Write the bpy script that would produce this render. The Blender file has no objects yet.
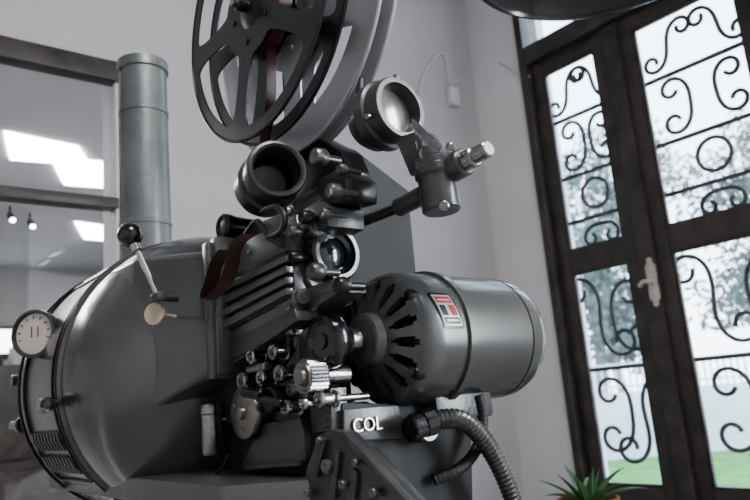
import bpy, bmesh, math, random
from mathutils import Vector, Matrix
random.seed(7)
scene=bpy.context.scene
col=scene.collection
V=Vector
F=700.0
rad=math.radians
# ---------------- camera ----------------
pit=rad(12); rol=rad(5)
C=V((0,0,1.25))
fwd=V((0,math.cos(pit),math.sin(pit)))
r0=V((1,0,0)); u0=V((0,-math.sin(pit),math.cos(pit)))
up=u0*math.cos(rol)+r0*math.sin(rol)
rt=r0*math.cos(rol)-u0*math.sin(rol)
cd=bpy.data.cameras.new('camera'); cam=bpy.data.objects.new('camera',cd); col.objects.link(cam)
cd.sensor_width=36; cd.lens=F/750*36; cd.clip_start=0.02; cd.clip_end=200
Mx=Matrix.Identity(4)
for i in range(3):
    Mx[i][0]=rt[i]; Mx[i][1]=up[i]; Mx[i][2]=-fwd[i]; Mx[i][3]=C[i]
cam.matrix_world=Mx
scene.camera=cam
cd.dof.use_dof=True; cd.dof.focus_distance=1.15; cd.dof.aperture_fstop=5.0
def ray(px,py): return rt*((px-375)/F)+up*((250-py)/F)+fwd
# ---------------- frames ----------------
O=C+ray(275,330)*1.15
A=V((math.cos(rad(50)),-math.sin(rad(50)),0)); B=V((math.sin(rad(50)),math.cos(rad(50)),0)); Z=V((0,0,1))
FP=Matrix.Translation(O)@Matrix.Rotation(rad(-50),4,'Z')
def toL(P):
    d=P-O; return V((d.dot(A),d.dot(B),d.z))
def at(px,py,b=0.0):
    d=ray(px,py); t=(b-(C-O).dot(B))/d.dot(B); return toL(C+d*t)
def atA(px,py,a=0.0):
    d=ray(px,py); t=(a-(C-O).dot(A))/d.dot(A); return toL(C+d*t)
def S(n,p):
    return n*((FP@p)-C).dot(fwd)/F
DA=V((1,0,0)); DB=V((0,1,0)); DZ=V((0,0,1))
ID=Matrix.Identity(4)
P0=V((1.39,3.0,0)); n2=V((-.635,.772,0)).normalized(); e=V((-n2.y,n2.x,0))
K=P0+n2*1.13
FR=Matrix(((n2.x,e.x,0,K.x),(n2.y,e.y,0,K.y),(0,0,1,0),(0,0,0,1)))   # X=away, Y=left along back wall
J=P0+n2*.773
FD=Matrix(((-n2.x,-e.x,0,J.x),(-n2.y,-e.y,0,J.y),(0,0,1,0),(0,0,0,1)))  # X=along door, Y=outwards
def hitplane(px,py,fr,axis,val):
    inv=fr.inverted(); c=inv@C; d=inv.to_3x3()@ray(px,py)
    t=(val-c[axis])/d[axis]; return c+d*t
# ---------------- materials ----------------
def mat(name,c,rough=.5,metal=0,var=.12,scale=6,bump=.05,bscale=60,coat=0,spec=.5,bd=.002):
    m=bpy.data.materials.new(name); m.use_nodes=True; nt=m.node_tree; b=nt.nodes['Principled BSDF']
    tc=nt.nodes.new('ShaderNodeTexCoord')
    n=nt.nodes.new('ShaderNodeTexNoise'); n.inputs['Scale'].default_value=scale; n.inputs['Detail'].default_value=6
    nt.links.new(tc.outputs['Object'],n.inputs['Vector'])
    r=nt.nodes.new('ShaderNodeValToRGB'); r.color_ramp.elements[0].position=.3; r.color_ramp.elements[1].position=.7
    r.color_ramp.elements[0].color=(*[x*(1-var) for x in c],1); r.color_ramp.elements[1].color=(*[min(1,x*(1+var)) for x in c],1)
    nt.links.new(n.outputs['Fac'],r.inputs['Fac']); nt.links.new(r.outputs['Color'],b.inputs['Base Color'])
    b.inputs['Roughness'].default_value=rough; b.inputs['Metallic'].default_value=metal
    b.inputs['Coat Weight'].default_value=coat; b.inputs['Coat Roughness'].default_value=.15
    b.inputs['Specular IOR Level'].default_value=spec
    if metal>.45:
        rr=nt.nodes.new('ShaderNodeMapRange'); rr.inputs['To Min'].default_value=rough*.75; rr.inputs['To Max'].default_value=rough*1.3
        nt.links.new(n.outputs['Fac'],rr.inputs['Value']); nt.links.new(rr.outputs[0],b.inputs['Roughness'])
    if bump>0:
        n3=nt.nodes.new('ShaderNodeTexNoise'); n3.inputs['Scale'].default_value=bscale; n3.inputs['Detail'].default_value=3
        nt.links.new(tc.outputs['Object'],n3.inputs['Vector'])
        bp=nt.nodes.new('ShaderNodeBump'); bp.inputs['Strength'].default_value=bump; bp.inputs['Distance'].default_value=bd
        nt.links.new(n3.outputs['Fac'],bp.inputs['Height']); nt.links.new(bp.outputs['Normal'],b.inputs['Normal'])
    return m
def emis(name,c,s):
    m=bpy.data.materials.new(name); m.use_nodes=True; nt=m.node_tree; b=nt.nodes['Principled BSDF']
    b.inputs['Base Color'].default_value=(*c,1); b.inputs['Emission Color'].default_value=(*c,1); b.inputs['Emission Strength'].default_value=s
    return m
def glassm(name,tint=(1,1,1),g=.08):
    m=bpy.data.materials.new(name); m.use_nodes=True; nt=m.node_tree
    nt.nodes.remove(nt.nodes['Principled BSDF'])
    o=nt.nodes['Material Output']; t=nt.nodes.new('ShaderNodeBsdfTransparent'); t.inputs['Color'].default_value=(*tint,1)
    gl=nt.nodes.new('ShaderNodeBsdfGlossy'); gl.inputs['Roughness'].default_value=.02
    mx=nt.nodes.new('ShaderNodeMixShader'); mx.inputs[0].default_value=g
    nt.links.new(t.outputs[0],mx.inputs[1]); nt.links.new(gl.outputs[0],mx.inputs[2]); nt.links.new(mx.outputs[0],o.inputs['Surface'])
    return m
GREY=mat('grey_machine_paint',(.12,.123,.122),.28,.4,.15,5,.12,45,.3)
GREYM=mat('motor_grey_paint',(.10,.103,.10),.27,.35,.12,5,.12,45,.35)
GREY2=mat('grey_cast_metal',(.085,.087,.087),.33,.5,.25,18,.3,150,.15)
LAMPG=mat('grey_enamel',(.115,.118,.117),.24,.4,.05,3,.03,14,.4)
SLAB=mat('dark_grey_paint',(.045,.047,.048),.55,.1,.12,5,.1,45,0,.25)
PIPE=mat('galvanised_pipe',(.19,.203,.203),.42,.5,.2,9,.5,30,.1,.5,.004)
DARK=mat('dark_metal',(.024,.025,.026),.30,.6,.2,20,.2,100,.2)
BLACK=mat('black_bakelite',(.012,.012,.013),.18,0,.2,10,0,50,.6)
STEEL=mat('worn_steel',(.30,.30,.30),.26,.95,.2,25,.1,150)
CHROME=mat('dull_chrome',(.42,.42,.41),.2,1,.12,25,.05,150)
BRASS=mat('aged_nickel_brass',(.26,.25,.225),.32,.9,.15,20,.1,100)
IVORY=mat('ivory_disc',(.5,.43,.33),.5,.1,.1,20,.03,100)
FACE=mat('gauge_face',(.58,.53,.51),.4,0,.04,10,0,10)
RED=mat('red_enamel',(.30,.02,.018),.4,0,.1,10,0,10)
WHITE=mat('silver_plate',(.38,.38,.38),.35,.3,.06,10,0,10)
FILM=mat('brown_film',(.13,.085,.072),.3,0,.2,20,0,10,.3)
FILMR=mat('red_film',(.055,.010,.016),.25,0,.3,60,0,10,.3)
FILMD=mat('dark_film_roll',(.024,.016,.018),.3,0,.3,60,0,10,.3)
REELD=mat('reel_dark_metal',(.05,.052,.055),.33,.7,.15,6,.05,60)
REELL=mat('reel_aluminium',(.46,.47,.48),.42,.6,.1,6,.05,60)
LENSG=mat('lens_glass',(.015,.02,.03),.04,0,.1,5,0,10,1)
LENSP=mat('pale_lens',(.27,.255,.235),.15,.3,.15,8,0,10,.8)
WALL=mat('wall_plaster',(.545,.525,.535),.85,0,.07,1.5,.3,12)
WALL2=mat('wall_plaster_lit_side',(.74,.73,.735),.85,0,.06,1.2,.3,12)  # lighter copy of the plaster, the light on this wall put into its colour
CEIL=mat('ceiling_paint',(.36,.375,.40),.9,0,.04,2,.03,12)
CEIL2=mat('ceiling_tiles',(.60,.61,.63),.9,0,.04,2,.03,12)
FLOORM=mat('floor_terrazzo',(.30,.28,.27),.4,0,.3,30,.02,40)
WOOD=mat('dark_stained_wood',(.055,.046,.042),.45,0,.45,10,.5,60,.1)
IRON=mat('wrought_iron',(.022,.026,.037),.5,.3,.2,20,.1,80)
GLASS=glassm('window_glass',(.97,.985,1),.05)
TERRA=mat('terracotta',(.30,.13,.08),.75,0,.2,12,.1,60)
LEAF=mat('succulent_leaf',(.08,.19,.08),.4,0,.3,12,.05,40)
RUBBER=mat('black_rubber',(.02,.02,.021),.5,0,.1,10,.05,60)
HOSE=mat('flexible_conduit',(.13,.133,.13),.30,.7,.2,30,.05,80)
CONC=mat('white_concrete',(.60,.63,.65),.8,0,.08,1,.05,8)
GRASS=mat('lawn_grass',(.08,.22,.05),.9,0,.35,3,.2,20)
BARK=mat('tree_bark',(.26,.25,.25),.85,0,.3,6,.3,20)
FOL=mat('tree_leaves',(.13,.17,.155),.6,0,.4,1.5,0,10)
CARD=mat('dim_cabinet',(.06,.055,.055),.5,0,.3,6,.05,20)
LIGHTP=emis('ceiling_panel_light',(1,.97,.9),12.0)
FARW=emis('far_daylight',(.85,.93,1),5)
PVC=mat('white_plastic',(.70,.69,.68),.4,0,.05,10,0,10)
NICKEL=mat('pale_nickel',(.60,.57,.51),.35,.5,.15,20,.05,80)
# ---------------- builder ----------------
WM={}
def setk(o,label=None,category=None,group=None,kind=None):
    if label:o['label']=label
    if category:o['category']=category
    if group:o['group']=group
    if kind:o['kind']=kind
    return o
def empty(name,mw,**k):
    o=bpy.data.objects.new(name,None); o.empty_display_size=.1; col.objects.link(o); o.matrix_world=mw; WM[o]=mw.copy(); return setk(o,**k)
def basis(n):
    n=V(n).normalized(); h=V((0,0,1)) if abs(n.z)<.9 else V((1,0,0))
    a=h.cross(n).normalized(); b=n.cross(a); return a,b,n
class M:
    def __init__(s): s.bm=bmesh.new()
    def merge(s,t,mi):
        for f in t.faces: f.material_index=mi
        me=bpy.data.meshes.new('t'); t.to_mesh(me); t.free(); s.bm.from_mesh(me); bpy.data.meshes.remove(me); return s
    def lathe(s,p,ax,prof,seg=32,mi=0,skip=None,thick=0):
        a,b,n=basis(ax); t=bmesh.new(); prev=None; p=V(p)
        for q,(h,r) in enumerate(prof):
            if r<1e-6: ring=[t.verts.new(p+n*h)]
            else: ring=[t.verts.new(p+n*h+(a*math.cos(2*math.pi*i/seg)+b*math.sin(2*math.pi*i/seg))*r) for i in range(seg)]
            if prev:
                for i in range(seg):
                    j=(i+1)%seg
                    if skip and skip(q,i): continue
                    if len(prev)==1 and len(ring)==1: break
                    if len(prev)==1: t.faces.new((prev[0],ring[i],ring[j]))
                    elif len(ring)==1: t.faces.new((prev[i],prev[j],ring[0]))
                    else: t.faces.new((prev[i],prev[j],ring[j],ring[i]))
            prev=ring
        bmesh.ops.recalc_face_normals(t,faces=t.faces)
        if thick: bmesh.ops.solidify(t,geom=t.faces[:],thickness=thick)
        return s.merge(t,mi)
    def cyl(s,p,q,r,r2=None,bev=.15,seg=24,mi=0):
        p=V(p);q=V(q);L=(q-p).length; r2=r if r2 is None else r2
        k=min(bev*min(r,r2),L*.3)
        return s.lathe(p,q-p,[(0,0),(0,r-k),(k,r),(L-k,r2),(L,r2-k),(L,0)],seg,mi)
    def knurl(s,p,q,r,n=24,mi=0,dep=.08):
        p=V(p);q=V(q); a,b,nn=basis(q-p); t=bmesh.new(); N=n*2; r1=[];r2=[];L=(q-p).length
        for i in range(N):
            rr=r*(1 if i%2 else 1-dep); d=(a*math.cos(2*math.pi*i/N)+b*math.sin(2*math.pi*i/N))*rr
            r1.append(t.verts.new(p+d)); r2.append(t.verts.new(q+d))
        for i in range(N): t.faces.new((r1[i],r1[(i+1)%N],r2[(i+1)%N],r2[i]))
        t.faces.new(r1); t.faces.new(r2); bmesh.ops.recalc_face_normals(t,faces=t.faces)
        return s.merge(t,mi)
    def box(s,lo,hi,bev=.004,mi=0,rot=None,seg=2):
        lo=V(lo);hi=V(hi);c=(lo+hi)/2;d=hi-lo
        t=bmesh.new(); bmesh.ops.create_cube(t,size=1)
        bmesh.ops.scale(t,vec=[abs(x) for x in d],verts=t.verts)
        bev=min(bev,min(abs(x) for x in d)*.45)
        if bev>0: bmesh.ops.bevel(t,geom=list(t.edges),offset=bev,segments=seg,affect='EDGES',profile=.6)
        if rot: bmesh.ops.rotate(t,cent=(0,0,0),matrix=rot,verts=t.verts)
        bmesh.ops.translate(t,vec=c,verts=t.verts)
        return s.merge(t,mi)
    def prism(s,pts,ext,bev=.003,mi=0,seg=2):
        t=bmesh.new(); ext=V(ext); vs=[t.verts.new(V(p)) for p in pts]; ws=[t.verts.new(V(p)+ext) for p in pts]; n=len(pts)
        t.faces.new(vs); t.faces.new(ws[::-1])
        for i in range(n): t.faces.new((vs[i],ws[i],ws[(i+1)%n],vs[(i+1)%n]))
        bmesh.ops.recalc_face_normals(t,faces=t.faces)
        if bev>0: bmesh.ops.bevel(t,geom=list(t.edges),offset=bev,segments=seg,affect='EDGES',profile=.6,clamp_overlap=True)
        return s.merge(t,mi)
    def tube(s,pts,r,seg=8,closed=False,mi=0,flat=None):
        pts=[V(p) for p in pts]; t=bmesh.new(); n=len(pts); rings=[]; nrm=None
        for i,p in enumerate(pts):
            if closed: tg=(pts[(i+1)%n]-pts[i-1]).normalized()
            else: tg=(pts[min(i+1,n-1)]-pts[max(i-1,0)]).normalized()
            if nrm is None: nrm=basis(tg)[0]
            nrm=(nrm-tg*nrm.dot(tg)).normalized(); b=tg.cross(nrm)
            rr=r(i/(n-1)) if callable(r) else r
            rings.append([t.verts.new(p+(nrm*math.cos(2*math.pi*k/seg)+b*math.sin(2*math.pi*k/seg))*rr) for k in range(seg)])
        m=n if closed else n-1
        for i in range(m):
            a=rings[i];b=rings[(i+1)%n]
            for k in range(seg): t.faces.new((a[k],a[(k+1)%seg],b[(k+1)%seg],b[k]))
        if not closed: t.faces.new(rings[0]); t.faces.new(rings[-1])
        bmesh.ops.recalc_face_normals(t,faces=t.faces)
        return s.merge(t,mi)
    def ribbon(s,pts,wv,mi=0,th=.0006):
        wv=V(wv); t=bmesh.new(); pr=None
        for p in pts:
            p=V(p); q=(t.verts.new(p-wv/2),t.verts.new(p+wv/2))
            if pr: t.faces.new((pr[0],pr[1],q[1],q[0]))
            pr=q
        bmesh.ops.solidify(t,geom=t.faces[:],thickness=th)
        return s.merge(t,mi)
    def make(s,name,mats,parent=None,fr=ID,smooth=35,**k):
        bm=s.bm; vs=bm.verts
        lo=V([min(v.co[i] for v in vs) for i in range(3)]); hi=V([max(v.co[i] for v in vs) for i in range(3)])
        c=(lo+hi)/2
        if parent is None: c.z=lo.z
        bmesh.ops.translate(bm,vec=-c,verts=vs)
        me=bpy.data.meshes.new(name); bm.to_mesh(me); bm.free()
        for m in (mats if isinstance(mats,(list,tuple)) else [mats]): me.materials.append(m)
        if smooth:
            for pl in me.polygons: pl.use_smooth=True
            me.set_sharp_from_angle(angle=rad(smooth))
        o=bpy.data.objects.new(name,me); col.objects.link(o)
        w=fr@Matrix.Translation(c); WM[o]=w
        if parent is not None: o.parent=parent; o.matrix_basis=WM[parent].inverted()@w
        else: o.matrix_world=w
        return setk(o,**k)
def pB(pts,b): return [at(x,y,b) for x,y in pts]
def smoothpts(P,n=4,closed=False):
    P=[V(p) for p in P]
    for _ in range(n):
        m=len(P)
        if closed:
            Q=[]
            for i in range(m): a=P[i];b=P[(i+1)%m]; Q+= [a*.75+b*.25,a*.25+b*.75]
        else:
            Q=[P[0]]
            for i in range(m-1): a=P[i];b=P[i+1]; Q+=[a*.75+b*.25,a*.25+b*.75]
            Q.append(P[-1])
        P=Q
    return P
def textmesh(txt,size,mt,mw,name,parent,ext=.002):
    c=bpy.data.curves.new('t','FONT'); c.body=txt; c.size=size; c.extrude=ext; c.align_x='CENTER'; c.align_y='CENTER'; c.bevel_depth=ext*.3
    o=bpy.data.objects.new('t',c); col.objects.link(o); dg=bpy.context.evaluated_depsgraph_get(); me=bpy.data.meshes.new_from_object(o.evaluated_get(dg))
    bpy.data.objects.remove(o); me.materials.clear(); me.materials.append(mt)
    n=bpy.data.objects.new(name,me); col.objects.link(n); WM[n]=mw
    n.parent=parent; n.matrix_basis=WM[parent].inverted()@mw; return n
def orient(x,y,z,p):
    return Matrix(((x.x,y.x,z.x,p.x),(x.y,y.y,z.y,p.y),(x.z,y.z,z.z,p.z),(0,0,0,1)))

# ================= ROOM =================
H=3.9
zb1=hitplane(57,60,FR,0,0).z; zb2=hitplane(57,197,FR,0,0).z
sp=hitplane(116,190,FR,0,0).y
M().box((-6,-.0,-.1),(0,6,0),0).make('floor',FLOORM,fr=FR,kind='structure')
M().box((.15,0,-.1),(5.5,6,0),0).make('floor.001',FLOORM,fr=FR,kind='structure')
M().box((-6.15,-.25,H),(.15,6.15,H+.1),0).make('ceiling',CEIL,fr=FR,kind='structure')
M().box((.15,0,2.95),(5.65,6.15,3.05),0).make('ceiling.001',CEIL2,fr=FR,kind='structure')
m=M(); m.box((0,0,0),(.15,sp,H),0); m.box((0,sp,zb1+.04),(.15,6,H),0)
m.make('wall_back',WALL,fr=FR,kind='structure')
m=M(); d0=-.357; DW=1.25; d1=d0-DW
W2a,W2b=-4.0,-5.5  # ends of the added, unseen window opening
m.box((d0,-.25,0),(5.65,0,H),0); m.box((W2a,-.25,0),(d1,0,H),0); m.box((d1,-.25,3.6),(d0,0,H),0)
m.box((-6,-.25,0),(W2b,0,H),0); m.box((W2b,-.25,0),(W2a,0,.6),0); m.box((W2b,-.25,3.5),(W2a,0,H),0)
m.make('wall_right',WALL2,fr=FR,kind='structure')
M().box((-6.15,-.25,0),(-6,6,H),0).make('wall_front',WALL,fr=FR,kind='structure')
M().box((-6,6,0),(5.65,6.15,H),0).make('wall_left',WALL,fr=FR,kind='structure')
M().box((5.5,0,0),(5.65,6,2.95),0).make('wall_far',WALL,fr=FR,kind='structure')
m=M(); m.box((-.02,sp-.02,zb1-.04),(.05,6,zb1+.04),.004); m.box((-.01,sp-.02,zb2-.02),(.06,6,zb2+.02),.004)
w1o=m.make('window_1',WOOD,fr=FR,kind='structure')
M().box((.03,sp+.0,.0),(.036,5.95,zb1-.045),0).make('window_pane',GLASS,parent=w1o,fr=FR)
def ceilquad(pts,nm,lab,z=2.936):
    P=[hitplane(x,y,ID,2,z) for x,y in pts]
    m=M(); m.prism(P,(0,0,.013),0); return m.make(nm,LIGHTP,label=lab,category='ceiling light',group='ceiling panels in the adjoining room')
LB='square glowing white ceiling panel in the adjoining room'
ceilquad([(4,133),(78,148),(90,166),(10,160)],'ceiling_light_panel',LB)
ceilquad([(50,158),(117,165),(128,190),(64,185)],'ceiling_light_panel',LB)
ceilquad([(75,223),(104,227),(116,242),(84,239)],'ceiling_light_panel',LB)
for (x,y) in [(10,206),(30,213)]:
    p=hitplane(x,y,ID,2,2.95); q=p-V((0,0,.07))
    m=M(); m.cyl(p,q,.008); m.cyl(q,q+V((.05,-.05,-.06)),.024,.028,mi=0); m.cyl(q+V((.05,-.05,-.06)),q+V((.051,-.051,-.061)),.02,mi=1)
    m.make('spotlight',[DARK,LIGHTP],label='small black track spotlight under the ceiling',category='spotlight',group='track spotlights')
m=M(); c=hitplane(12,342,FR,0,5.49)
m.box((5.44,c.y-.45,c.z-.16),(5.5,c.y+.9,c.z+.16),.01,mi=0); m.box((5.42,c.y-.40,c.z-.12),(5.45,c.y+.85,c.z+.12),.0,mi=1)
m.make('window_2',[WOOD,FARW],fr=FR,kind='structure')
cab=empty('shelf_cabinet',FR@Matrix.Translation((5.1,c.y,0)),label='dark low cabinet by the far wall of the adjoining room',category='cabinet')
m=M(); m.box((4.7,c.y-1.1,0),(5.45,c.y+1.3,c.z-.3),.02); m.make('body',CARD,parent=cab,fr=FR)
for k in range(3): m=M(); m.box((4.66,c.y-1.05,.3+k*.35),(4.70,c.y+1.2,.55+k*.35),.01); m.make('drawer',WOOD,parent=cab,fr=FR)
rb_=random.Random(3)
for k in range(9):
    y0=c.y-.9+k*.22; hh=.1+.14*rb_.random(); m=M(); m.box((4.85,y0,c.z-.3),(5.05,y0+.14,c.z-.3+hh),.01)
    m.make('storage_box',[CARD,WALL,WOOD][k%3],fr=FR,label='small storage box standing on the low cabinet',category='box',group='boxes on the far cabinet')
bx=hitplane(451,98,FR,0,-.0)
m=M(); m.box((bx.x-.035,bx.y-.035,bx.z-.055),(bx.x,bx.y+.035,bx.z+.055),.006); m.box((bx.x-.042,bx.y-.02,bx.z-.02),(bx.x-.034,bx.y+.02,bx.z+.03),.003)
m.make('junction_box',PVC,fr=FR,label='small white plastic junction box on the plaster wall',category='junction box')
Q=[hitplane(x,y,FR,0,-.008) for x,y in [(419,95),(421,82),(424,70),(440,50),(447,60),(449,84)]]
M().tube(smoothpts(Q,3),.0065).make('wall_cable',PVC,fr=FR,label='thin white cable looping to the junction box',category='cable',group='wall cables')
Q=[hitplane(x,y,FR,0,-.008) for x,y in [(453,84),(462,78),(478,60),(490,56)]]+[hitplane(x,y,FR,1,.009) for x,y in [(497,60),(512,70),(522,80),(530,76)]]
M().tube(smoothpts(Q,3),.0065).make('wall_cable',PVC,fr=FR,label='thin white cable running round the wall corner to the door',category='cable',group='wall cables')
# ================= DOOR =================
door=empty('door_1',FD,kind='structure')
m=M(); m.box((0,-.03,0),(.045,.12,3.6),.006); m.box((DW-.05,-.03,0),(DW,.12,3.6),.006); m.box((.045,-.03,2.96),(DW-.05,.12,3.06),.006); m.box((.045,-.03,3.53),(DW-.05,.12,3.6),.006)
m.box((.52,.0,3.06),(.56,.06,3.53),.005)
m.make('door_frame',WOOD,parent=door,fr=FD)
M().box((.05,.04,3.06),(DW-.05,.044,3.53),0).make('transom_glass',GLASS,parent=door,fr=FD)
def leafm(x0,x1,g0,g1,y=.01):
    m=M(); T=.05
    m.box((x0,y,.01),(g0,y+T,2.955),.006); m.box((g1,y,.01),(x1,y+T,2.955),.006)
    for z0,z1 in [(.01,.22),(.66,.76),(1.785,1.9),(2.88,2.955)]: m.box((g0,y+.002,z0),(g1,y+T-.002,z1),.004)
    m.box((g0,y+.015,.22),(g1,y+T-.015,.66),.003)
    for z0,z1 in [(.76,1.785),(1.9,2.88)]:
        for a,b in [((g0,z0),(g0+.012,z1)),((g1-.012,z0),(g1,z1)),((g0,z0),(g1,z0+.012)),((g0,z1-.012),(g1,z1))]:
            m.box((a[0],y+.008,a[1]),(b[0],y+.03,b[1]),.003)
    o=m.make('door_leaf',WOOD,parent=door,fr=FD)
    for z0,z1 in [(.76,1.785),(1.9,2.88)]: m=M(); m.box((g0,y+.022,z0),(g1,y+.026,z1),0); m.make('glass_pane',GLASS,parent=o,fr=FD)
    return o
def scroll(kind,n=70,K=11.5,ex=.9):
    half=[(0,0)]; x=y=th=0
    for i in range(n):
        s=i/n; k=K*(s**ex); th+=k/n; x+=math.cos(th)/n; y+=math.sin(th)/n; half.append((x,y))
    if kind=='S': pts=[(-a,-b) for a,b in half[::-1]]+half[1:]
    else: pts=[(-a,b) for a,b in half[::-1]]+half[1:]
    xs=[p[0] for p in pts]; ys=[p[1] for p in pts]
    L=max(xs)-min(xs); cx=(max(xs)+min(xs))/2; cy=(max(ys)+min(ys))/2
    return [((p[0]-cx)/L,(p[1]-cy)/L) for p in pts]
SS=scroll('S',70,13,.95); CC=scroll('C',70,11.5,.9)
def grille(g0,g1,parent,y=.085):
    m=M(); c=(g0+g1)/2; r=.010; w=(g1-g0)
    def put(sh,cx,cz,L,ang,fl=1):
        ca,sa=math.cos(rad(ang)),math.sin(rad(ang)); P=[]
        for a,b in sh:
            b*=fl; P.append((cx+(a*ca-b*sa)*L,y,cz+(a*sa+b*ca)*L))
        m.tube(P,r,6)
    for zz in (2.06,2.30,1.30,2.62): m.box((g0-.04,y+.004,zz-.010),(g1+.04,y+.016,zz+.010),.002)
    for x in (g0-.04,g1+.04): m.box((x-.006,y+.004,.7),(x+.006,y+.016,2.92),.002)
    n=28; R=.075
    m.tube([(c+R*math.cos(2*math.pi*i/n),y,2.18+R*math.sin(2*math.pi*i/n)) for i in range(n)],r,6,closed=True)
    q=w*.25
    put(CC,c-q,2.46,.26,88,1); put(CC,c+q,2.46,.24,94,-1)
    put(SS,c-q,2.76,.23,82,-1); put(SS,c+q,2.76,.23,98,1)
    put(CC,c,1.97,.19,0,-1)
    put(SS,c-q,1.56,.38,84,1); put(CC,c+q*.9,1.54,.33,92,-1)
    put(CC,c-q*.9,1.08,.34,88,1); put(SS,c+q,1.05,.36,96,-1)
    return m.make('iron_grille',IRON,parent=parent,fr=FD)
L1=leafm(.047,.541,.115,.433); L2=leafm(.543,DW-.052,.65,DW-.12)
grille(.12,.433,L1); grille(.65,DW-.12,L2)
m=M(); m.box((.50,-.012,0.01),(.585,.012,2.95),.006); m.make('cover_moulding',WOOD,parent=door,fr=FD)
h=hitplane(653,282,FD,1,-.015)
out=[(.0,.115),(.014,.105),(.012,.09),(.025,.075),(.025,.03),(.021,.0),(.025,-.03),(.025,-.075),(.012,-.09),(.014,-.105),(0,-.115)]
out=out+[(-a,b) for a,b in out[-2:0:-1]]
m=M(); m.prism([(h.x+a,-.022,h.z+b) for a,b in out],(0,.01,0),.002); m.cyl((h.x,-.02,h.z+.0),(h.x,-.06,h.z+.0),.011)
m.tube(smoothpts([(h.x,-.06,h.z),(h.x-.02,-.066,h.z+.004),(h.x-.042,-.062,h.z-.014)],2),.0105)
m.cyl((h.x,-.02,h.z-.055),(h.x,-.03,h.z-.055),.012)
m.cyl((h.x,-.02,h.z+.06),(h.x,-.035,h.z+.06),.012)
m.make('door_handle',NICKEL,parent=door,fr=FD,label='pale lever handle on an ornate plate')
m=M()
for a,b in [((W2b,.6),(W2b+.07,3.5)),((W2a-.07,.6),(W2a,3.5)),((W2b,.6),(W2a,.67)),((W2b,3.43),(W2a,3.5)),(((W2a+W2b)/2-.04,.6),((W2a+W2b)/2+.04,3.5)),((W2b,2.2),(W2a,2.27))]:
    m.box((a[0],-.15,a[1]),(b[0],-.08,b[1]),.005)
m.make('added_window',WOOD,fr=FR,kind='structure')  # added window, out of view, put in to light the projector
# ================= EXTERIOR =================
Fz=-0.1
M().box((0-15,-60,Fz-.2),(40,-.25,Fz),0).make('ground',CONC,fr=FR,kind='structure')
M().prism([V((2.0,7,Fz)),V((16,5.0,Fz)),V((16,12,Fz)),V((2.5,12.2,Fz))],(0,0,.03),0).make('lawn',GRASS,label='green mown lawn strip beyond the terrace',category='lawn')
M().box((1.5,12.4,Fz),(22,12.7,1.0),.02).make('garden_wall',CONC,label='low white garden wall behind the lawn',category='wall')
fence=empty('garden_fence',Matrix.Translation((2,12.5,1.0)),label='white metal railing on the low garden wall',category='fence')
m=M(); m.box((1.5,12.52,1.45),(22,12.58,1.5),.01); m.box((1.5,12.52,1.08),(22,12.58,1.12),.01); m.make('rail',CONC,parent=fence)
m=M()
for i in range(170): m.box((1.6+i*.12,12.535,1.0),(1.63+i*.12,12.565,1.47),0)
m.make('baluster',CONC,parent=fence,kind='stuff')
def tree(x,y,hh,sd,r=1.8,n=1500):
    rnd=random.Random(sd); root=empty('tree',Matrix.Translation((x,y,Fz)),label='tall leafy tree with a pale trunk behind the garden wall',category='tree',group='garden trees')
    m=M(); P=[V((x,y,Fz))]; 
    for k in range(5): P.append(P[-1]+V((rnd.uniform(-.2,.2),rnd.uniform(-.2,.2),hh*.16)))
    m.tube(smoothpts(P,2),lambda t:.17*(1-.6*t),8)
    for k in range(6):
        s=P[2+k%4]; q=s+V((rnd.uniform(-1,1)*r*.7,rnd.uniform(-1,1)*r*.6,rnd.uniform(.4,1)*hh*.2)); m.tube(smoothpts([s,(s+q)/2+V((0,0,-.1)),q],2),lambda t:.06*(1-.7*t),6)
    m.make('trunk',BARK,parent=root)
    t=bmesh.new(); cen=[V((x+rnd.uniform(-1,1)*r*.7,y+rnd.uniform(-1,1)*r*.6,Fz+hh*rnd.uniform(.3,.95))) for _ in range(14)]
    for i in range(n):
        c=cen[i%14]; d=V((rnd.uniform(-1,1),rnd.uniform(-1,1),rnd.uniform(-1,1)))*r*.42; c=c+d
        a=V((rnd.gauss(0,1),rnd.gauss(0,1),rnd.gauss(0,1))).normalized()*rnd.uniform(.08,.15); b=a.cross(V((rnd.gauss(0,1),rnd.gauss(0,1),rnd.gauss(0,1)))).normalized()*.055
        t.faces.new([t.verts.new(c+a),t.verts.new(c+b),t.verts.new(c-a),t.verts.new(c-b)])
    m=M(); m.merge(t,0); m.make('foliage',FOL,parent=root,smooth=0,kind='stuff')
tree(4.6,15,5.2,1,1.35,1900); tree(8.3,15.5,5.6,2,1.4,1900); tree(6.6,20,8.2,3,1.5,2400); tree(11.6,20.5,8.6,4,1.6,2400); tree(9.6,25.5,10.5,5,1.8,2600)
# ================= PENDANT LAMP =================
pc=C+ray(612,-57)*1.6
R=.335
m=M(); m.lathe(pc,DZ,[(0,R-.006),(0,R),(.006,R),(.02,R*.98),(.07,R*.8),(.11,R*.5),(.13,R*.2),(.16,.05),(.2,.03),(.2,0)],64)
m.lathe(pc,DZ,[(.0,R-.006),(.012,R*.97),(.06,R*.78),(.1,R*.48),(.12,0)],64)
lampo=empty('pendant_lamp',Matrix.Translation(pc),label='wide black metal pendant lamp hanging overhead',category='lamp')
m.make('lamp_shade',BLACK,parent=lampo)
m=M(); m.tube([(pc.x,pc.y,pc.z+.2),(pc.x,pc.y,H)],.004); m.cyl((pc.x,pc.y,H-.03),(pc.x,pc.y,H),.05); m.make('cord',RUBBER,parent=lampo)
m=M(); m.cyl(pc+V((0,0,.05)),pc+V((0,0,.12)),.03,seg=16); m.make('bulb',PVC,parent=lampo)
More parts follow.
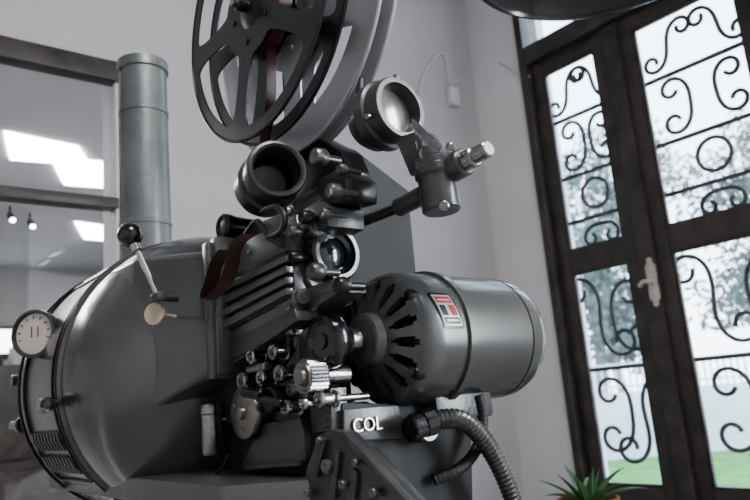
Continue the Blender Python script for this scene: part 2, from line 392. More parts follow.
# ================= PLANT =================
pp=C+ray(588,498)*2.0
rz=pp.z; base=rz-.13
stand=empty('plant_stand',Matrix.Translation((pp.x,pp.y,0)),label='dark round-topped wooden plant stand',category='table')
m=M(); m.cyl((pp.x,pp.y,base-.03),(pp.x,pp.y,base),.16,seg=40); m.make('table_top',WOOD,parent=stand)
for k in range(3):
    an=k*2.094; m=M(); m.tube([(pp.x+.11*math.cos(an),pp.y+.11*math.sin(an),base-.02),(pp.x+.16*math.cos(an),pp.y+.16*math.sin(an),0.006)],.014,10); m.make('leg',WOOD,parent=stand)
plant=empty('potted_aloe',Matrix.Translation((pp.x,pp.y,base)),label='spiky green aloe in a terracotta pot beside the door',category='potted plant')
m=M(); m.lathe((pp.x,pp.y,base),DZ,[(0,0),(0,.055),(.095,.075),(.095,.084),(.13,.088),(.13,.078),(.11,.074),(.11,0)],40); m.make('pot',TERRA,parent=plant)
t=bmesh.new(); rnd=random.Random(4); NL=14
for k in range(NL):
    an=k*2.4; sp_=.25+1.15*(k/NL); L=.105+.03*rnd.random()+.07*(k/NL)
    rings=[]; N=9
    d=V((math.cos(an),math.sin(an),0)); sd=V((-d.y,d.x,0))
    for i in range(N+1):
        s=i/N; elev=rad(85)-sp_*(.5+.75*s)
        if i==0: p=V((pp.x,pp.y,rz-.03))+d*.01
        else: p=p+(d*math.cos(elev)+DZ*math.sin(elev))*(L/N)
        w=.0165*(1-s**1.8)+.0006; nn=(-d*math.sin(elev)+DZ*math.cos(elev))
        rings.append([t.verts.new(p-sd*w+nn*w*.4),t.verts.new(p-nn*w*.35),t.verts.new(p+sd*w+nn*w*.4),t.verts.new(p+nn*w*.05)])
    for i in range(N):
        for q in range(4): t.faces.new((rings[i][q],rings[i][(q+1)%4],rings[i+1][(q+1)%4],rings[i+1][q]))
    t.faces.new(rings[-1])
bmesh.ops.recalc_face_normals(t,faces=t.faces)
m=M(); m.merge(t,0); m.make('leaves',LEAF,parent=plant,smooth=60)

# ================= PROJECTOR =================
P=empty('film_projector',Matrix.Translation((O.x,O.y,0))@Matrix.Rotation(rad(-50),4,'Z'),label='vintage grey cinema film projector with motor on a pedestal',category='film projector')
def mk(m,name,mats,parent=None,**k): return m.make(name,mats,parent=parent or P,fr=FP,**k)
lc=V((0,.10,-.035))
m=M()
pr=[(-.97,0),(-.97,.16),(-.955,.2),(-.92,.255),(-.87,.287),(-.80,.3),(-.515,.3),(-.51,.306),(-.49,.306),(-.485,.3)]
for i in range(1,25):
    t_=i/24*.985; pr.append((-.475+.262*t_,.3*(1-t_**2.5)**(1/2.1)))
pr.append((-.215,0))
m.lathe(lc,DA,pr,128)
lamp=mk(m,'lamp_housing',LAMPG,smooth=50)
def lsurf(a,ang,off=0,r=.3):
    return lc+V((a,-math.cos(rad(ang))*(r+off),math.sin(rad(ang))*(r+off)))
def loft(m,secs,bev=.01,mi=0):
    t=bmesh.new(); prev=None
    for a,b0,b1,c0,c1 in secs:
        r=[t.verts.new((a,b0,c0)),t.verts.new((a,b1,c0)),t.verts.new((a,b1,c1)),t.verts.new((a,b0,c1))]
        if prev:
            for i in range(4): t.faces.new((prev[i],prev[(i+1)%4],r[(i+1)%4],r[i]))
        else: t.faces.new(r)
        prev=r
    t.faces.new(prev); bmesh.ops.recalc_face_normals(t,faces=t.faces)
    bmesh.ops.bevel(t,geom=list(t.edges),offset=bev,segments=4,affect='EDGES',profile=.5)
    m.merge(t,mi)
m=M()
q1=at(211,250,-.05); q2=at(212,374,-.05)
loft(m,[(-.45,-.115,.30,-.13,.185),(-.32,-.112,.27,-.12,.184),(q1.x,-.055,.18,q2.z,q1.z)],.012)
m.box((q1.x-.012,-.062,q2.z-.01),(q1.x+.012,.19,q1.z+.012),.004,mi=0)
mk(m,'light_snout',LAMPG,lamp)
m=M()
for a in (-.50,-.80):
    m.tube([lsurf(a,x,.005) for x in range(-100,200,6)],.004,6)
m.tube([lsurf(-.80+(.3*i/8),-50,.002) for i in range(9)],.004,6)
m.tube([lsurf(-.80+(.3*i/8),58,.002) for i in range(9)],.004,6)
n=[]
for i in range(28): n.append(lsurf(-.535,-42+i*3.4,.002))
for i in range(8): n.append(lsurf(-.545-.21*i/7,51,.002))
for i in range(28): n.append(lsurf(-.765,49.8-i*3.4,.002))
for i in range(8): n.append(lsurf(-.755+.21*i/7,-43,.002))
m.tube(n,.003,6,closed=True)
mk(m,'access_door_seam',DARK,lamp)
for j in range(2):
    m=M()
    for i in range(9):
        a=-.745+i*.024; a0=-38+j*11
        m.tube([lsurf(a,a0,.002),lsurf(a,a0+4,.005),lsurf(a,a0+8,.002)],.005,6)
    mk(m,'vent_slots',BLACK,lamp)
ang,a=-8,-.5
p=lsurf(a,ang,.005); d=(p-lc); d.x=0; d.normalize()
m=M(); m.cyl(p,p+d*.03,.009); m.cyl(p+d*.02+DA*-.012,p+d*.03+DA*.05,.016,.01); m.lathe(p+d*.03+DA*.05,DA,[(-.012,0),(-.01,.01),(0,.014),(.01,.01),(.012,0)],16)
mk(m,'latch_knob',BLACK,lamp)
cb=at(146,246,.1); ct=cb.z; rr=S(25,cb); top=at(134,74,.1).z
m=M(); a,b=cb.x,cb.y
prof=[(lc.z+.27,rr*1.35),(lc.z+.30,rr*1.35),(lc.z+.31,rr*1.02)]
prof+=[(ct+.05,rr),(ct+.052,rr*1.03),(ct+.06,rr*1.03),(ct+.062,rr),(top-.16,rr*.97),(top-.158,rr*1.01),(top-.148,rr*1.01),(top-.146,rr*.96),(top-.03,rr*.96),(top-.028,rr*1.04),(top,rr*1.02),(top,rr*.9),(top-.2,rr*.88)]
m.lathe((a,b,0),DZ,prof,40)
m.tube([(a,b-rr*1.0,ct-.02),(a,b-rr*.99,top-.03)],.003,6)
mk(m,'chimney_pipe',PIPE,lamp,label='dented galvanised stovepipe chimney')
lb=at(158,297,-.135); ball=at(130,235,-.17)
m=M(); m.tube([lb,ball],.0045,10,mi=1); rb=S(12.5,ball)
m.lathe(ball,DZ,[(-rb,0)]+[(-rb*math.cos(math.pi*i/14),rb*math.sin(math.pi*i/14)) for i in range(1,14)]+[(rb,0)],24,mi=0)
d=(ball-lb).normalized(); m.cyl(ball-d*rb*1.5,ball-d*rb*.7,.009,mi=1)
mk(m,'shutter_lever',[BLACK,CHROME],lamp,label='chrome rod lever with black ball knob')
m=M(); m.cyl(lb-DB*.008,lb+DB*.035,.008); m.box(lb+V((-.016,-.008,-.007)),lb+V((.016,.01,.007)),.003); mk(m,'lever_pivot',GREY2,lamp)
w=at(155,314,-.135); wd=V((.55,-.83,0)).normalized(); m=M(); m.lathe(w+wd*.004,-wd,[(0,0),(0,.003),(0,S(11,w)),(.003,S(11.5,w)),(.006,S(11,w)),(.006,0)],28); m.cyl(w,w-wd*.06,.004); mk(m,'tag_disc',IVORY,lamp)
g=at(36,334,-.2)
ga=V((.64,-.77,0.03)).normalized(); rg=S(24,g)
m=M(); m.lathe(g,ga,[(-.05,0),(-.05,rg*.75),(-.02,rg*.95),(.0,rg),(.012,rg),(.014,rg*.9),(.006,rg*.84)],40,mi=0); m.lathe(g,ga,[(.006,rg*.86),(.0062,0)],40,mi=1)
xa=DZ.cross(ga).normalized()
m.cyl(g-ga*.03,g+V((-.05,.16,0)),.014,mi=0)
for k in range(9):
    an=rad(200-k*27); dd=xa*math.cos(an)+DZ*math.sin(an); m.tube([g+ga*.0075+dd*rg*.62,g+ga*.0075+dd*rg*.74],.001,5,mi=2)
m.tube([g+ga*.008-xa*rg*.1-DZ*rg*.15,g+ga*.008+(-xa*.1+DZ*.3)*rg],.001,5,mi=3); m.tube([g+ga*.008+xa*rg*.2-DZ*rg*.15,g+ga*.008+xa*rg*.2+DZ*rg*.3],.001,5,mi=3)
mk(m,'ammeter_gauge',[GREY2,FACE,BLACK,RED],lamp,label='round gauge with pale face and dark casing')
m=M(); p=at(22,425,-.14); m.cyl(p+DA*-.1,p+DA*.0,.012); m.cyl(p,p+DA*.03,.022)
m.cyl(p+DA*-.05,p+DA*-.05+DB*.1,.008)
mk(m,'focus_handle',BLACK,lamp)
m=M(); p2=at(24,380,-.14); m.cyl(p2,p2-DB*.03,.014); m.cyl(p2,p2+DB*.1,.006); mk(m,'focus_knob',BLACK,lamp)
m=M(); zt=at(200,484,-.1).z
m.prism([(-.95,-.1,zt-.04),(.02,-.12,zt-.04),(.12,-.03,zt-.04),(.12,.26,zt-.04),(-.95,.28,zt-.04)],(0,0,.045),.01)
m.box((-.8,-.05,zt),(-.35,.25,lc.z-.27),.01)
mk(m,'base_plate',GREY)
m=M(); m.lathe((-.25,.1,-O.z),DZ,[(0,0),(0,.3),(.03,.3),(.06,.22),(.12,.12),(O.z+zt-.12,.09),(O.z+zt-.04,.15),(O.z+zt-.04,0)],40)
mk(m,'pedestal',GREY2)
# ---------- head ----------
m=M()
m.prism(pB([(212,262),(250,225),(283,212),(292,240),(298,330),(302,425),(225,425),(213,372)],.0),(0,.1,0),.006)
head=mk(m,'head_casting',GREY2)
m=M(); pts=[atA(x,y,-.01) for x,y in [(340,146),(356,149),(409,190),(418,282),(416,350),(340,350)]]
m.prism(pts,(-.12,0,0),.004,seg=1); 
mk(m,'rear_casing',SLAB,None)
m=M(); m.prism(pB([(274,136),(292,124),(340,150),(348,170),(346,205),(280,205)],.095),(0,.05,0),.006)
m.prism([(V((at(292,150,.14).x,.14,at(292,150,.14).z))+V(v)) for v in [(-.03,0,0),(.03,0,0),(.012,0,.42),(-.012,0,.42)]],(0,.03,0),.006)
mk(m,'reel_arm',DARK)
m=M(); m.prism(pB([(208,262),(244,240),(290,222),(297,322),(262,346),(211,376)],-.028),(0,.035,0),.002)
mk(m,'side_plate',GREY,head)
m=M(); m.prism(pB([(213,284),(286,250),(290,298),(215,338)],-.034),(0,.012,0),.0015,mi=1)
def Lp(f,x):
    y0=286+50*f; y1=252+44*f
    return (x, y0+(x-214)*(y1-y0)/73)
for k in range(4):
    f0=k/4+.05; f1=f0+.15
    m.prism(pB([Lp(f0,215),Lp(f0,286),Lp(f1,286),Lp(f1,215)],-.045),(0,.013,0),.001,mi=0)
mk(m,'ribbed_cover',[GREY,DARK],head)
for (x,y) in [(217,268),(284,234),(290,308),(218,358),(250,252)]:
    p=at(x,y,-.028); m=M(); m.cyl(p+DB*.002,p-DB*.004,.005); mk(m,'screw',STEEL,head)
m=M(); m.prism(pB([(213,350),(294,308),(298,320),(266,342),(215,368)],-.034),(0,.04,0),.002); mk(m,'gate_door',GREY2,head)
m=M(); m.prism(pB([(210,240),(216,236),(218,374),(212,376)],-.055),(0,.2,0),.002); mk(m,'front_shield',GREY,head)
m=M(); pts=smoothpts(pB([(250,234),(240,240),(234,250),(232,266),(226,284),(208,302),(206,296),(212,282),(216,262),(226,250)],-.07),3)
m.ribbon(pts,(0,.026,0)); mk(m,'film_loop',FILM,head,label='curled brown film strip')
m=M(); m.tube(smoothpts(pB([(262,212),(275,205),(286,214),(283,232),(268,238)],-.04),3),.005); mk(m,'cable_loop',RUBBER,head)
m=M(); m.tube(smoothpts(pB([(244,236),(258,216),(266,236),(282,246)],-.04),3),.004); mk(m,'cable_loop',RUBBER,head)
m=M(); p=at(228,228,-.02); R=S(14,p); m.lathe(p,-DB,[(-.05,0),(-.05,R*.8),(-.01,R*.9),(0,R),(.01,R),(.014,R*.8),(.01,R*.6),(.012,0)],32); mk(m,'film_guide_wheel',DARK,head)
# ---------- lenses ----------
def lens(name,px,py,b,rpx,prof,mats,seg=48,ax=DA,**k):
    p=at(px,py,b); R=S(rpx,p); m=M()
    for pr,mi in prof: m.lathe(p,ax,[(x*R,r*R) for x,r in pr],seg,mi)
    return p,R,mk(m,name,mats,**k)
lens('lens_hood',278,168,.0,29,[([(-2.6,0),(-2.6,.9),(-2.1,.95),(-2.05,1.12),(-1.3,1.12),(-1.25,1.0),(-.7,1.0),(-.65,1.07),(-.08,1.07),(0,1.02),(.02,.92),(-.05,.84),(-.8,.8)],0),([(-.8,.8),(-1.4,.66),(-1.5,0)],1)],[GREY2,BLACK],ax=V((.95,-.28,.05)),label='large open dark metal lens hood')
p,R_,o=lens('projection_lens',338,252,.035,27,[([(-4.5,0),(-4.5,1.0),(-2.6,1.0),(-2.5,1.12),(-1.9,1.12),(-1.8,.98),(-1.2,.98)],0),([(-1.2,.98),(-1.1,1.08),(-.1,1.08),(0,1.0),(0,.84),(-.2,.80),(-.25,.64),(-.4,.6)],1),([(-.4,.62),(-.3,.4),(-.25,.2),(-.24,0)],2)],[GREY2,BLACK,LENSG],label='black-rimmed projection lens')
m=M(); m.knurl(p-DA*R_*1.85,p-DA*R_*1.3,R_*1.14,30); mk(m,'knurled_ring',DARK,o)
m=M()
m.prism(pB([(296,214),(318,200),(328,206),(328,226),(310,236),(298,240)],.0),(0,.07,0),.002)
mk(m,'lens_bracket',GREY2,head)
m=M(); m.prism(pB([(312,184),(335,170),(346,178),(346,200),(326,206)],.01),(0,.06,0),.002); mk(m,'lens_bracket',DARK,head)
m=M(); m.prism(pB([(298,296),(335,278),(340,292),(304,314)],-.01),(0,.05,0),.002); mk(m,'focus_bracket',GREY2,head)
m=M(); p=at(352,186,.05); m.cyl(p-DA*.14,p,S(14,p)); mk(m,'guide_shaft',GREY2,head)
m=M(); p=at(318,228,.0); m.cyl(p-DA*.08,p,S(9,p)); mk(m,'guide_shaft',GREY2,head)
def knob(px,py,b,r,L,mt,name='knob',ax=-DB,stem=.03,parent=None,kn=False,**k):
    p=at(px,py,b); R=S(r,p); m=M(); ax=V(ax)
    if kn: m.knurl(p,p+ax*L,R,18)
    else: m.lathe(p,ax,[(0,0),(0,R*.85),(L*.15,R),(L*.8,R),(L,R*.85),(L,R*.3),(L*.9,0)],24)
    m.cyl(p-ax*stem,p+ax*.002,R*.45)
    return mk(m,name,mt,parent or head,**k)
for a in [(325,158,.03,9,.022,BRASS),(322,272,-.02,9,.02,GREY2),(347,286,-.01,9,.018,DARK),(312,218,-.01,7,.02,DARK),(340,192,.0,8,.02,GREY2),(300,232,-.02,6,.02,GREY2),(301,258,-.02,7,.02,DARK),(330,214,-.01,6,.015,GREY2),(345,170,.02,6,.012,GREY2),(292,212,-.02,5,.012,STEEL)]:
    knob(a[0],a[1],a[2],a[3],a[4],a[5],'clamp_knob')
for (x,y,b,l,r) in [(345,284,.0,.13,8),(318,278,.01,.1,12),(305,296,-.02,.07,8)]:
    m=M(); p=at(x,y,b); m.cyl(p-DA*l,p,S(r,p)); m.cyl(p-DA*.02,p-DA*.012,S(r*1.15,p)); mk(m,'focus_shaft',GREY,head)
# ---------- swing lens holder ----------
q=at(401,107,.10); R=S(33,q)
m=M(); m.lathe(q,DA,[(-1.7*R,0),(-1.7*R,.75*R),(-1.4*R,.95*R),(-1.0*R,1.0*R),(-.95*R,1.1*R),(-.6*R,1.1*R),(-.55*R,1.0*R),(-.1*R,1.0*R),(0,.95*R),(0,.80*R),(-.45*R,.74*R)],44)
m.lathe(q,DA,[(-.45*R,.76*R),(-.38*R,.4*R),(-.36*R,0)],44,mi=1)
for k in range(3):
    an=rad(80+k*120); d=DB*math.cos(an)+DZ*math.sin(an); pp_=q-DA*.3*R+d*R; m.cyl(pp_,pp_+d*.012,.005,mi=2)
sw=mk(m,'attachment_lens',[GREY2,LENSP,STEEL],label='round attachment lens with dull grey glass')
pv=at(437,178,.10); 
m=M()
m.prism(pB([(394,138),(418,130),(440,154),(438,172),(410,176)],.082),(0,.035,0),.003)
m.cyl(at(434,160,.09),at(442,212,.09),S(19,pv),bev=.1)
m.cyl(at(435,168,.09),at(437,178,.09),S(21.5,pv),bev=.1)
m.cyl(at(431,148,.09),at(434,160,.09),S(13,pv),mi=0)
m.cyl(at(442,174,.1),at(466,161,.1),S(14,pv),mi=0); m.cyl(at(462,163,.1),at(476,156,.1),S(10,pv),mi=1); m.cyl(at(475,156,.1),at(489,148,.1),S(8,pv),mi=1)
m.cyl(at(425,194,.1),at(398,208,.1),S(10,pv)); m.cyl(at(402,206,.1),at(362,222,.1),S(6,pv),mi=1)
m.cyl(at(444,206,.05),at(444,206,.14),.007,mi=1)
m.cyl(at(450,150,.08),at(452,143,.08),.007,mi=1); m.cyl(at(421,140,.08),at(424,150,.08),.009,mi=0)
mk(m,'swing_arm',[GREY2,STEEL],sw)
m=M(); m.prism(pB([(411,118),(416,122),(440,146),(437,151),(430,150),(414,132)],.06),(0,.004,0),.001); mk(m,'index_tab',STEEL,sw)
m=M(); m.tube(smoothpts(pB([(362,82),(357,92),(362,112),(372,122)],.1),3),.006); m.cyl(at(362,78,.1),at(361,92,.1),.006); mk(m,'guide_hook',CHROME,sw)
# ---------- motor ----------
mf=at(385,340,.115)
m=M()
NS=16; SG=NS*8
dome=[(.03,.108),(.01,.1065),(-.002,.102),(-.012,.094),(-.016,.088),(-.020,.079),(-.024,.07),(-.028,.058),(-.031,.05),(-.033,.042)]
def sk(q,i):
    k=i%8
    return (q in (5,6,7) and k in (1,2,3,4)) or (q in (4,8) and k in (2,3))
m.lathe(mf,DB,dome,SG,0,skip=sk,thick=.012)
m.lathe(mf,DB,[(-.033,.044),(-.046,.040),(-.05,.034),(-.05,0)],48)
m.lathe(mf,DB,[(.016,.1),(.004,.09),(-.004,.05),(-.012,.03)],48,mi=1)
m.lathe(mf,DB,[(.03,.108),(.078,.108),(.079,.113),(.092,.113),(.093,.1065),(.235,.1065),(.236,.104),(.239,.104),(.24,.1065),(.262,.105),(.28,.098),(.293,.08),(.3,.05),(.302,0)],72)
motor=mk(m,'electric_motor',[GREYM,BLACK])
for k,an in enumerate((38,142,218,322)):
    d=DA*math.cos(rad(an))+DZ*math.sin(rad(an)); p=mf+d*.093-DB*.008; m=M(); m.lathe(p,-DB,[(-.02,.011),(0,.011),(.005,.008),(.005,.0025),(.001,.002),(.001,0)],18); mk(m,'bolt',DARK,motor)
kp=mf-DB*.112
m=M(); R=.042
m.lathe(kp,-DB,[(-.022,0),(-.022,R*.7),(-.015,R*.92),(-.008,R),(.006,R),(.012,R*.9),(.013,R*.7),(.009,R*.6),(.009,R*.3),(.012,R*.28),(.012,0)],40)
mk(m,'hand_wheel',BLACK,motor,label='black knob on the motor shaft')
m=M(); m.cyl(kp+DB*.01,mf+DB*.0,.011); m.cyl(kp+DB*.035,kp+DB*.055,.019); m.cyl(kp+DB*.026,kp+DB*.032,.016); mk(m,'motor_shaft',STEEL,motor)
def mcyl(an,t,off): 
    d=DA*math.cos(rad(an))+DZ*math.sin(rad(an)); return mf+d*(.108+off)+DB*t
def plate(a0,a1,t0,t1,off,mi,m,n=8,sk=.012):
    t=bmesh.new(); pr=None
    for i in range(n+1):
        an=a0+(a1-a0)*i/n; s=sk*(an-15)/35; r=(t.verts.new(mcyl(an,t0-s,off)),t.verts.new(mcyl(an,t1-s,off)))
        if pr: t.faces.new((pr[0],pr[1],r[1],r[0]))
        pr=r
    m.merge(t,mi)
m=M(); plate(2,34,.022,.066,.0010,0,m); plate(4,32,.025,.063,.0014,1,m)
plate(24,30,.028,.060,.0018,2,m); plate(6,11,.028,.060,.0018,0,m); plate(13,22,.028,.040,.0018,0,m); plate(13,22,.047,.060,.0018,2,m)
for k in range(2): plate(7.5+k*18,9.5+k*18,.031,.057,.0022,1,m)
mk(m,'name_plate',[BLACK,WHITE,RED],motor,label='small black, silver and red rating plate')
m=M(); m.box(mf+V((-.06,.05,-.135)),mf+V((.05,.18,-.09)),.008)
mk(m,'motor_mount',GREY2,motor)
m=M(); m.box(mf+V((-.02,.255,.075)),mf+V((.02,.27,.10)),.003); mk(m,'terminal_lug',GREY2,motor)
# ---------- casing under the motor ----------
AX=.16
pts=[atA(x,y,AX) for x,y in [(342,402),(400,404),(462,400),(472,412),(474,520),(342,520)]]
m=M(); m.prism(pts,(-.2,0,0),.006)
cas=mk(m,'lower_casing',SLAB)
m=M(); m.prism([atA(x,y,AX+.006) for x,y in [(344,410),(398,405),(402,416),(402,438),(344,442)]],(-.01,0,0),.002)
mk(m,'cast_panel',GREY2,cas)
tp=atA(367,425,AX+.008)
textmesh('COL',.0275,STEEL,orient(B,Z,A,FP@tp),'embossed_letters',cas)
def hose(pts,r,mt,name,pitch=.0075,amp=.1):
    Q=smoothpts(pts,4); D=[0]
    for i in range(1,len(Q)): D.append(D[-1]+(Q[i]-Q[i-1]).length)
    N=int(D[-1]/pitch*4); R=[]; j=0
    for i in range(N+1):
        s=D[-1]*i/N
        while j<len(D)-2 and D[j+1]<s: j+=1
        f=(s-D[j])/max(1e-9,(D[j+1]-D[j])); R.append(Q[j].lerp(Q[j+1],min(1,f)))
    m=M(); m.tube(R,lambda t:r*(1+amp*math.sin(t*N/4*2*math.pi)),16); return mk(m,name,mt)
hs=[atA(x,y,a) for x,y,a in [(424,424,.20),(440,419,.21),(462,418,.22),(482,436,.22),(500,465,.22),(516,505,.22),(524,560,.22)]]
hose(hs,S(9.5,hs[0]),HOSE,'flexible_conduit')
hs2=[atA(x,y,a) for x,y,a in [(478,395,.19),(484,420,.19),(478,450,.19),(460,470,.19),(434,480,.17)]]
hose(hs2,S(5.5,hs2[0]),RUBBER,'rubber_cable',amp=.04)
m=M(); e0=atA(414,428,AX); m.cyl(e0-DA*.01,e0+DA*.035,S(15,e0)); m.cyl(atA(410,428,.195),atA(430,423,.2),S(12,e0)); m.knurl(atA(424,424,.2),atA(434,421,.205),S(13,e0),10)
mk(m,'hose_elbow',BLACK,cas)
# ---------- front bracket ----------
m=M()
m.prism(pB([(306,470),(318,436),(328,430),(344,432),(396,482),(430,520),(300,520)],-.03),(0,.02,0),.002)
m.prism(pB([(310,476),(320,440),(325,440),(316,478)],-.038),(0,.01,0),.001)
m.prism(pB([(338,432),(344,432),(412,506),(404,506)],-.040),(0,.012,0),.001)
m.prism(pB([(326,500),(334,452),(339,452),(334,500)],-.036),(0,.008,0),.001); m.prism(pB([(346,500),(352,468),(357,472),(354,500)],-.036),(0,.008,0),.001)
m.prism(pB([(346,450),(362,448),(410,505),(410,520),(400,520)],.03),(0,.03,0),.003)
fb=mk(m,'support_bracket',GREY2)
for x,y,r in [(329,466,7),(322,440,4),(376,492,5),(345,484,5),(358,462,4),(310,492,4)]:
    knob(x,y,-.036,r,.008,GREY,'bolt',parent=fb)
# ---------- rollers & sprockets ----------
def roller(px,py,b,r,L=.03,mt=CHROME,name='film_roller'):
    p=at(px,py,b); R=S(r,p); m=M()
    m.lathe(p,-DB,[(-L,0),(-L,R*1.0),(-L*.85,R*1.05),(-L*.8,R*.7),(-L*.2,R*.7),(-L*.15,R*1.05),(0,R),(0.002,R*.8),(.001,R*.35),(.006,R*.3),(.006,0)],24)
    m.cyl(p+DB*L,p+DB*(L+.06),R*.4); mk(m,name,mt,head)
for k,a in enumerate([(250,356,-.03,8),(272,352,-.03,8),(291,341,-.0,10),(241,381,-.03,9),(260,378,-.03,8),(278,374,-.03,9),(290,390,-.02,7),(285,408,-.04,8),(303,404,-.05,6),(318,400,-.03,9)]):
    roller(*a,mt=[CHROME,STEEL,GREY,STEEL][k%4])
m=M()
p=at(243,413,-.035); R=S(27,p)
m.lathe(p,-DB,[(-.035,0),(-.035,R*.95),(-.03,R),(-.024,R),(-.02,R*.8),(-.012,R*.8),(-.01,R),(-.004,R),(0,R*.95)],44,mi=0)
m.lathe(p,-DB,[(0,R*.96),(.0015,R*.9),(.0015,R*.25),(.008,R*.22),(.01,0)],44,mi=1)
m.cyl(p+DB*.03,p+DB*.08,R*.4,mi=0)
for k in range(3):
    an=rad(30+k*120); d=DA*math.cos(an)+DZ*math.sin(an); m.cyl(p+d*R*.6-DB*.0015,p+d*R*.6-DB*.004,.003,mi=0)
mk(m,'sprocket_drum',[STEEL,BRASS],head)
m=M(); p=at(303,377,-.04); R=S(18,p); m.knurl(p+DB*.03,p,R,28,mi=0,dep=.1); m.lathe(p,-DB,[(0,R*.85),(.003,R*.8),(.002,R*.5),(.008,R*.45),(.008,0)],32,mi=1); m.cyl(p+DB*.03,p+DB*.08,R*.5)
mk(m,'knurled_wheel',[STEEL,BRASS],head)
m=M(); p=at(268,400,-.04); R=S(13,p); m.lathe(p,-DB,[(-.03,0),(-.03,R),(-.002,R),(0,R*.9),(0,0)],24)
m.cyl(at(258,398,-.05),at(282,404,-.05),.006); m.cyl(at(244,392,-.05),at(262,396,-.05),.008)
m.prism(pB([(262,345),(288,335),(293,350),(283,366),(262,362)],-.005),(0,.03,0),.003)
m.prism(pB([(236,376),(300,362),(302,372),(238,388)],-.012),(0,.02,0),.003)
m.prism(pB([(262,388),(300,395),(300,425),(255,425)],-.015),(0,.02,0),.003)
mk(m,'roller_plate',DARK,head)
for (x,y,b,l,r) in [(297,328,-.01,.08,8),(268,366,-.02,.06,5)]:
    m=M(); p=at(x,y,b); m.cyl(p,p-DA*l,S(r,p)); mk(m,'tension_arm',STEEL,head)
m=M(); c=at(213,455,-.02); R=S(11,c); h1=at(213,403,-.02).z
m.lathe((c.x,c.y,0),DZ,[(c.z,0),(c.z,R*.9),(c.z+.005,R),(h1-.02,R),(h1-.018,R*1.1),(h1-.003,R*1.1),(h1,R),(h1,0)],30)
m.cyl((c.x,c.y,h1-.03),(c.x+.03,.05,h1-.03),.006)
mk(m,'oil_cup',STEEL,head,label='small steel oil cup')
m=M(); m.prism(pB([(240,468),(262,424),(300,418),(304,432),(306,462)],-.02),(0,.07,0),.002); m.prism(pB([(246,466),(300,461),(300,466),(246,471)],-.03),(0,.09,0),.002)
m.prism(pB([(225,425),(320,405),(325,500),(235,500)],.03),(0,.1,0),.006)
mk(m,'drive_box',GREY2,head)
m=M(); m.prism(pB([(308,396),(330,388),(332,430),(312,434)],-.01),(0,.03,0),.002,mi=0)
for k in range(5): m.prism(pB([(314,400+k*7),(326,397+k*7),(326,400+k*7),(314,403+k*7)],-.014),(0,.006,0),.001)
mk(m,'small_bracket',GREY2,head)
m=M(); m.tube(smoothpts(pB([(228,455),(222,470),(212,478)],-.04),3),.003);mk(m,'thin_wire',RUBBER,head)

# ================= REELS =================
def flange(R,hub=.40,rim=.885,ns=5,ph=0,gap=13,th=.0016):
    c=bpy.data.curves.new('f','CURVE'); c.dimensions='2D'; c.fill_mode='BOTH'; c.extrude=th; c.bevel_depth=0.0
    def spl(pts):
        s=c.splines.new('POLY'); s.points.add(len(pts)-1)
        for i,p in enumerate(pts): s.points[i].co=(p[0],p[1],0,1)
        s.use_cyclic_u=True
    n=120; spl([(R*math.cos(2*math.pi*i/n),R*math.sin(2*math.pi*i/n)) for i in range(n)])
    spl([(R*.03*math.cos(2*math.pi*i/16),R*.03*math.sin(2*math.pi*i/16)) for i in range(16)])
    for k in range(ns):
        a0=360/ns*k+ph+gap/2; a1=360/ns*(k+1)+ph-gap/2; pts=[]
        N=6
        for i in range(N+1): an=rad(a0+(a1-a0)*i/N); pts.append(V((R*rim*math.cos(an),R*rim*math.sin(an),0)))
        for i in range(4): an=rad(a1-7-(a1-a0-14)*i/3); pts.append(V((R*hub*math.cos(an),R*hub*math.sin(an),0)))
        pts=smoothpts(pts,3,True); spl([(p.x,p.y) for p in pts])
    o=bpy.data.objects.new('f',c); col.objects.link(o); dg=bpy.context.evaluated_depsgraph_get(); me=bpy.data.meshes.new_from_object(o.evaluated_get(dg)); bpy.data.objects.remove(o)
    return me
def reel(pc,R,wid,mt,lab,filmR=.5,ph=0,ns=5,rim=.885,gap=13,fm=None,hub=.4):
    root=empty('film_reel',FP@Matrix.Translation(pc),label=lab,category='film reel',group='film reels on the projector')
    rootw=WM[root]
    for k,bb in enumerate((0,wid)):
        me=flange(R,ph=ph,ns=ns,rim=rim,gap=gap,hub=hub); me.materials.clear(); me.materials.append(mt)
        o=bpy.data.objects.new('flange',me); col.objects.link(o)
        w=FP@Matrix.Translation(pc+DB*bb)@Matrix.Rotation(rad(90),4,'X'); WM[o]=w; o.parent=root; o.matrix_basis=rootw.inverted()@w
        m=M(); n=96; m.tube([pc+DB*bb+(DA*math.cos(2*math.pi*i/n)+DZ*math.sin(2*math.pi*i/n))*R*.995 for i in range(n)],.0035,8,closed=True); mk(m,'rim_bead',mt,root)
    m=M(); m.lathe(pc,DB,[(-.008,0),(-.008,R*.1),(-.002,R*.14),(.0,R*.22),(wid,R*.22),(wid,0)],48); m.cyl(pc-DB*.03,pc,.012)
    for q in range(ns):
        an=rad(q*360/ns+ph); d=DA*math.cos(an)+DZ*math.sin(an); m.cyl(pc+d*R*.25-DB*.005,pc+d*R*.25,.006)
    mk(m,'hub',mt,root)
    m=M(); m.lathe(pc,DB,[(.006,R*.21),(.006,R*filmR),(wid-.006,R*filmR),(wid-.006,R*.21)],64); mk(m,'wound_film',fm or FILMD,root)
    return root
hubp=at(251,8,-.0)
R1=(hubp.z-at(236,149,-.0).z)*1.0
reel(hubp,R1,.04,REELD,'dark metal film reel with wide cut-outs above the projector head',.36,-35,ns=5,gap=10,rim=.90,fm=FILMR,hub=.37)
h2=hubp+DB*.075+DA*.02
reel(h2,R1*1.1,.03,REELL,'larger pale aluminium film reel behind the dark reel',.33,50,rim=.78,gap=14)
m=M(); m.cyl(hubp-DB*.04,hubp+DB*.2,.008); mk(m,'reel_spindle',STEEL)
m=M(); a=hubp+DB*.02
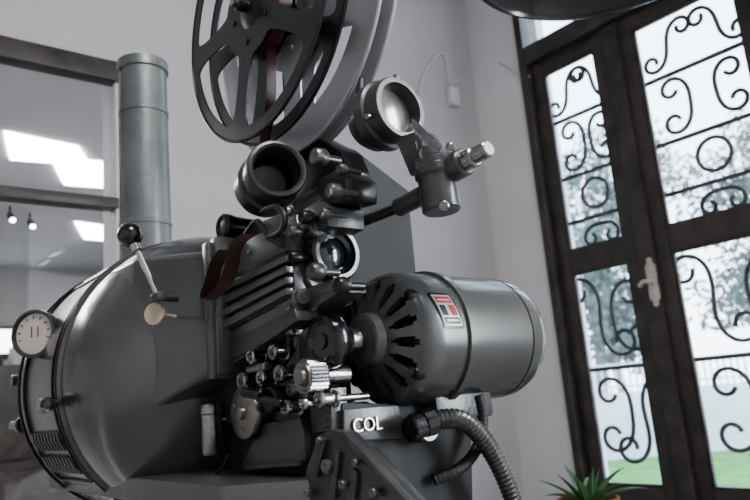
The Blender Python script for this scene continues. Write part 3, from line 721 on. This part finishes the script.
pts=smoothpts([a+V((.03,0,-R1*.33)),a+V((.02,0,-R1*.8)),at(264,140,.02),at(262,200,.03)],3); m.ribbon(pts,(0,.02,0)); mk(m,'film_strip',FILMR,label='dark red film strip running down to the head')

# ================= LIGHT =================
w=bpy.data.worlds.new('sky'); scene.world=w; w.use_nodes=True; nt=w.node_tree; bg=nt.nodes['Background']
tc=nt.nodes.new('ShaderNodeTexCoord'); sx=nt.nodes.new('ShaderNodeSeparateXYZ'); rp=nt.nodes.new('ShaderNodeValToRGB')
nt.links.new(tc.outputs['Generated'],sx.inputs[0]); nt.links.new(sx.outputs['Z'],rp.inputs['Fac'])
rp.color_ramp.elements[0].color=(.86,.91,.95,1); rp.color_ramp.elements[1].color=(.68,.82,1,1); rp.color_ramp.elements[1].position=.8
nt.links.new(rp.outputs['Color'],bg.inputs['Color']); bg.inputs['Strength'].default_value=5.0
def area(name,rot_m,sx_,sy_,en,c,portal=False):
    l=bpy.data.lights.new(name,'AREA'); l.shape='RECTANGLE'; l.size=sx_; l.size_y=sy_; l.energy=en; l.color=c
    if portal: l.cycles.is_portal=True
    o=bpy.data.objects.new(name,l); col.objects.link(o); o.matrix_world=rot_m; return o
def portal(w0,w1,z0,z1):
    cx=FR@V(((w0+w1)/2,-.3,(z0+z1)/2)); zax=-(FR.to_3x3()@V((0,1,0))); xax=FR.to_3x3()@V((1,0,0)); yax=zax.cross(xax)
    area('window_portal',orient(xax,yax,zax,cx),abs(w1-w0),abs(z1-z0),1,(1,1,1),True)
portal(d1,d0,0,3.6); portal(W2b,W2a,.6,3.5)
cx=FR@V(((W2a+W2b)/2,-.4,2.1)); zax=-(FR.to_3x3()@V((0.25,1,-.15))).normalized(); xax=(FR.to_3x3()@V((1,-.25,0))).normalized(); yax=zax.cross(xax)
area('added_window_lamp',orient(xax,yax,zax,cx),1.4,2.8,270,(.90,.95,1))  # added area lamp, strengthens the light from the unseen window
cl=FR@V((-3.2,2.6,H-.05)); area('added_ceiling_fill',Matrix.Translation(cl),.9,.9,75,(1,.95,.92))  # unseen fill light, added under the ceiling to lift the room
cl=FR@V((2.2,3,2.9)); area('added_adjoining_fill',Matrix.Translation(cl),1.5,1.5,110,(1,.98,.97))  # extra fill, added to brighten the adjoining room besides its panels
scene.view_settings.view_transform='AgX'
try: scene.view_settings.look='AgX - Medium High Contrast'
except Exception: pass
scene.view_settings.exposure=0.08
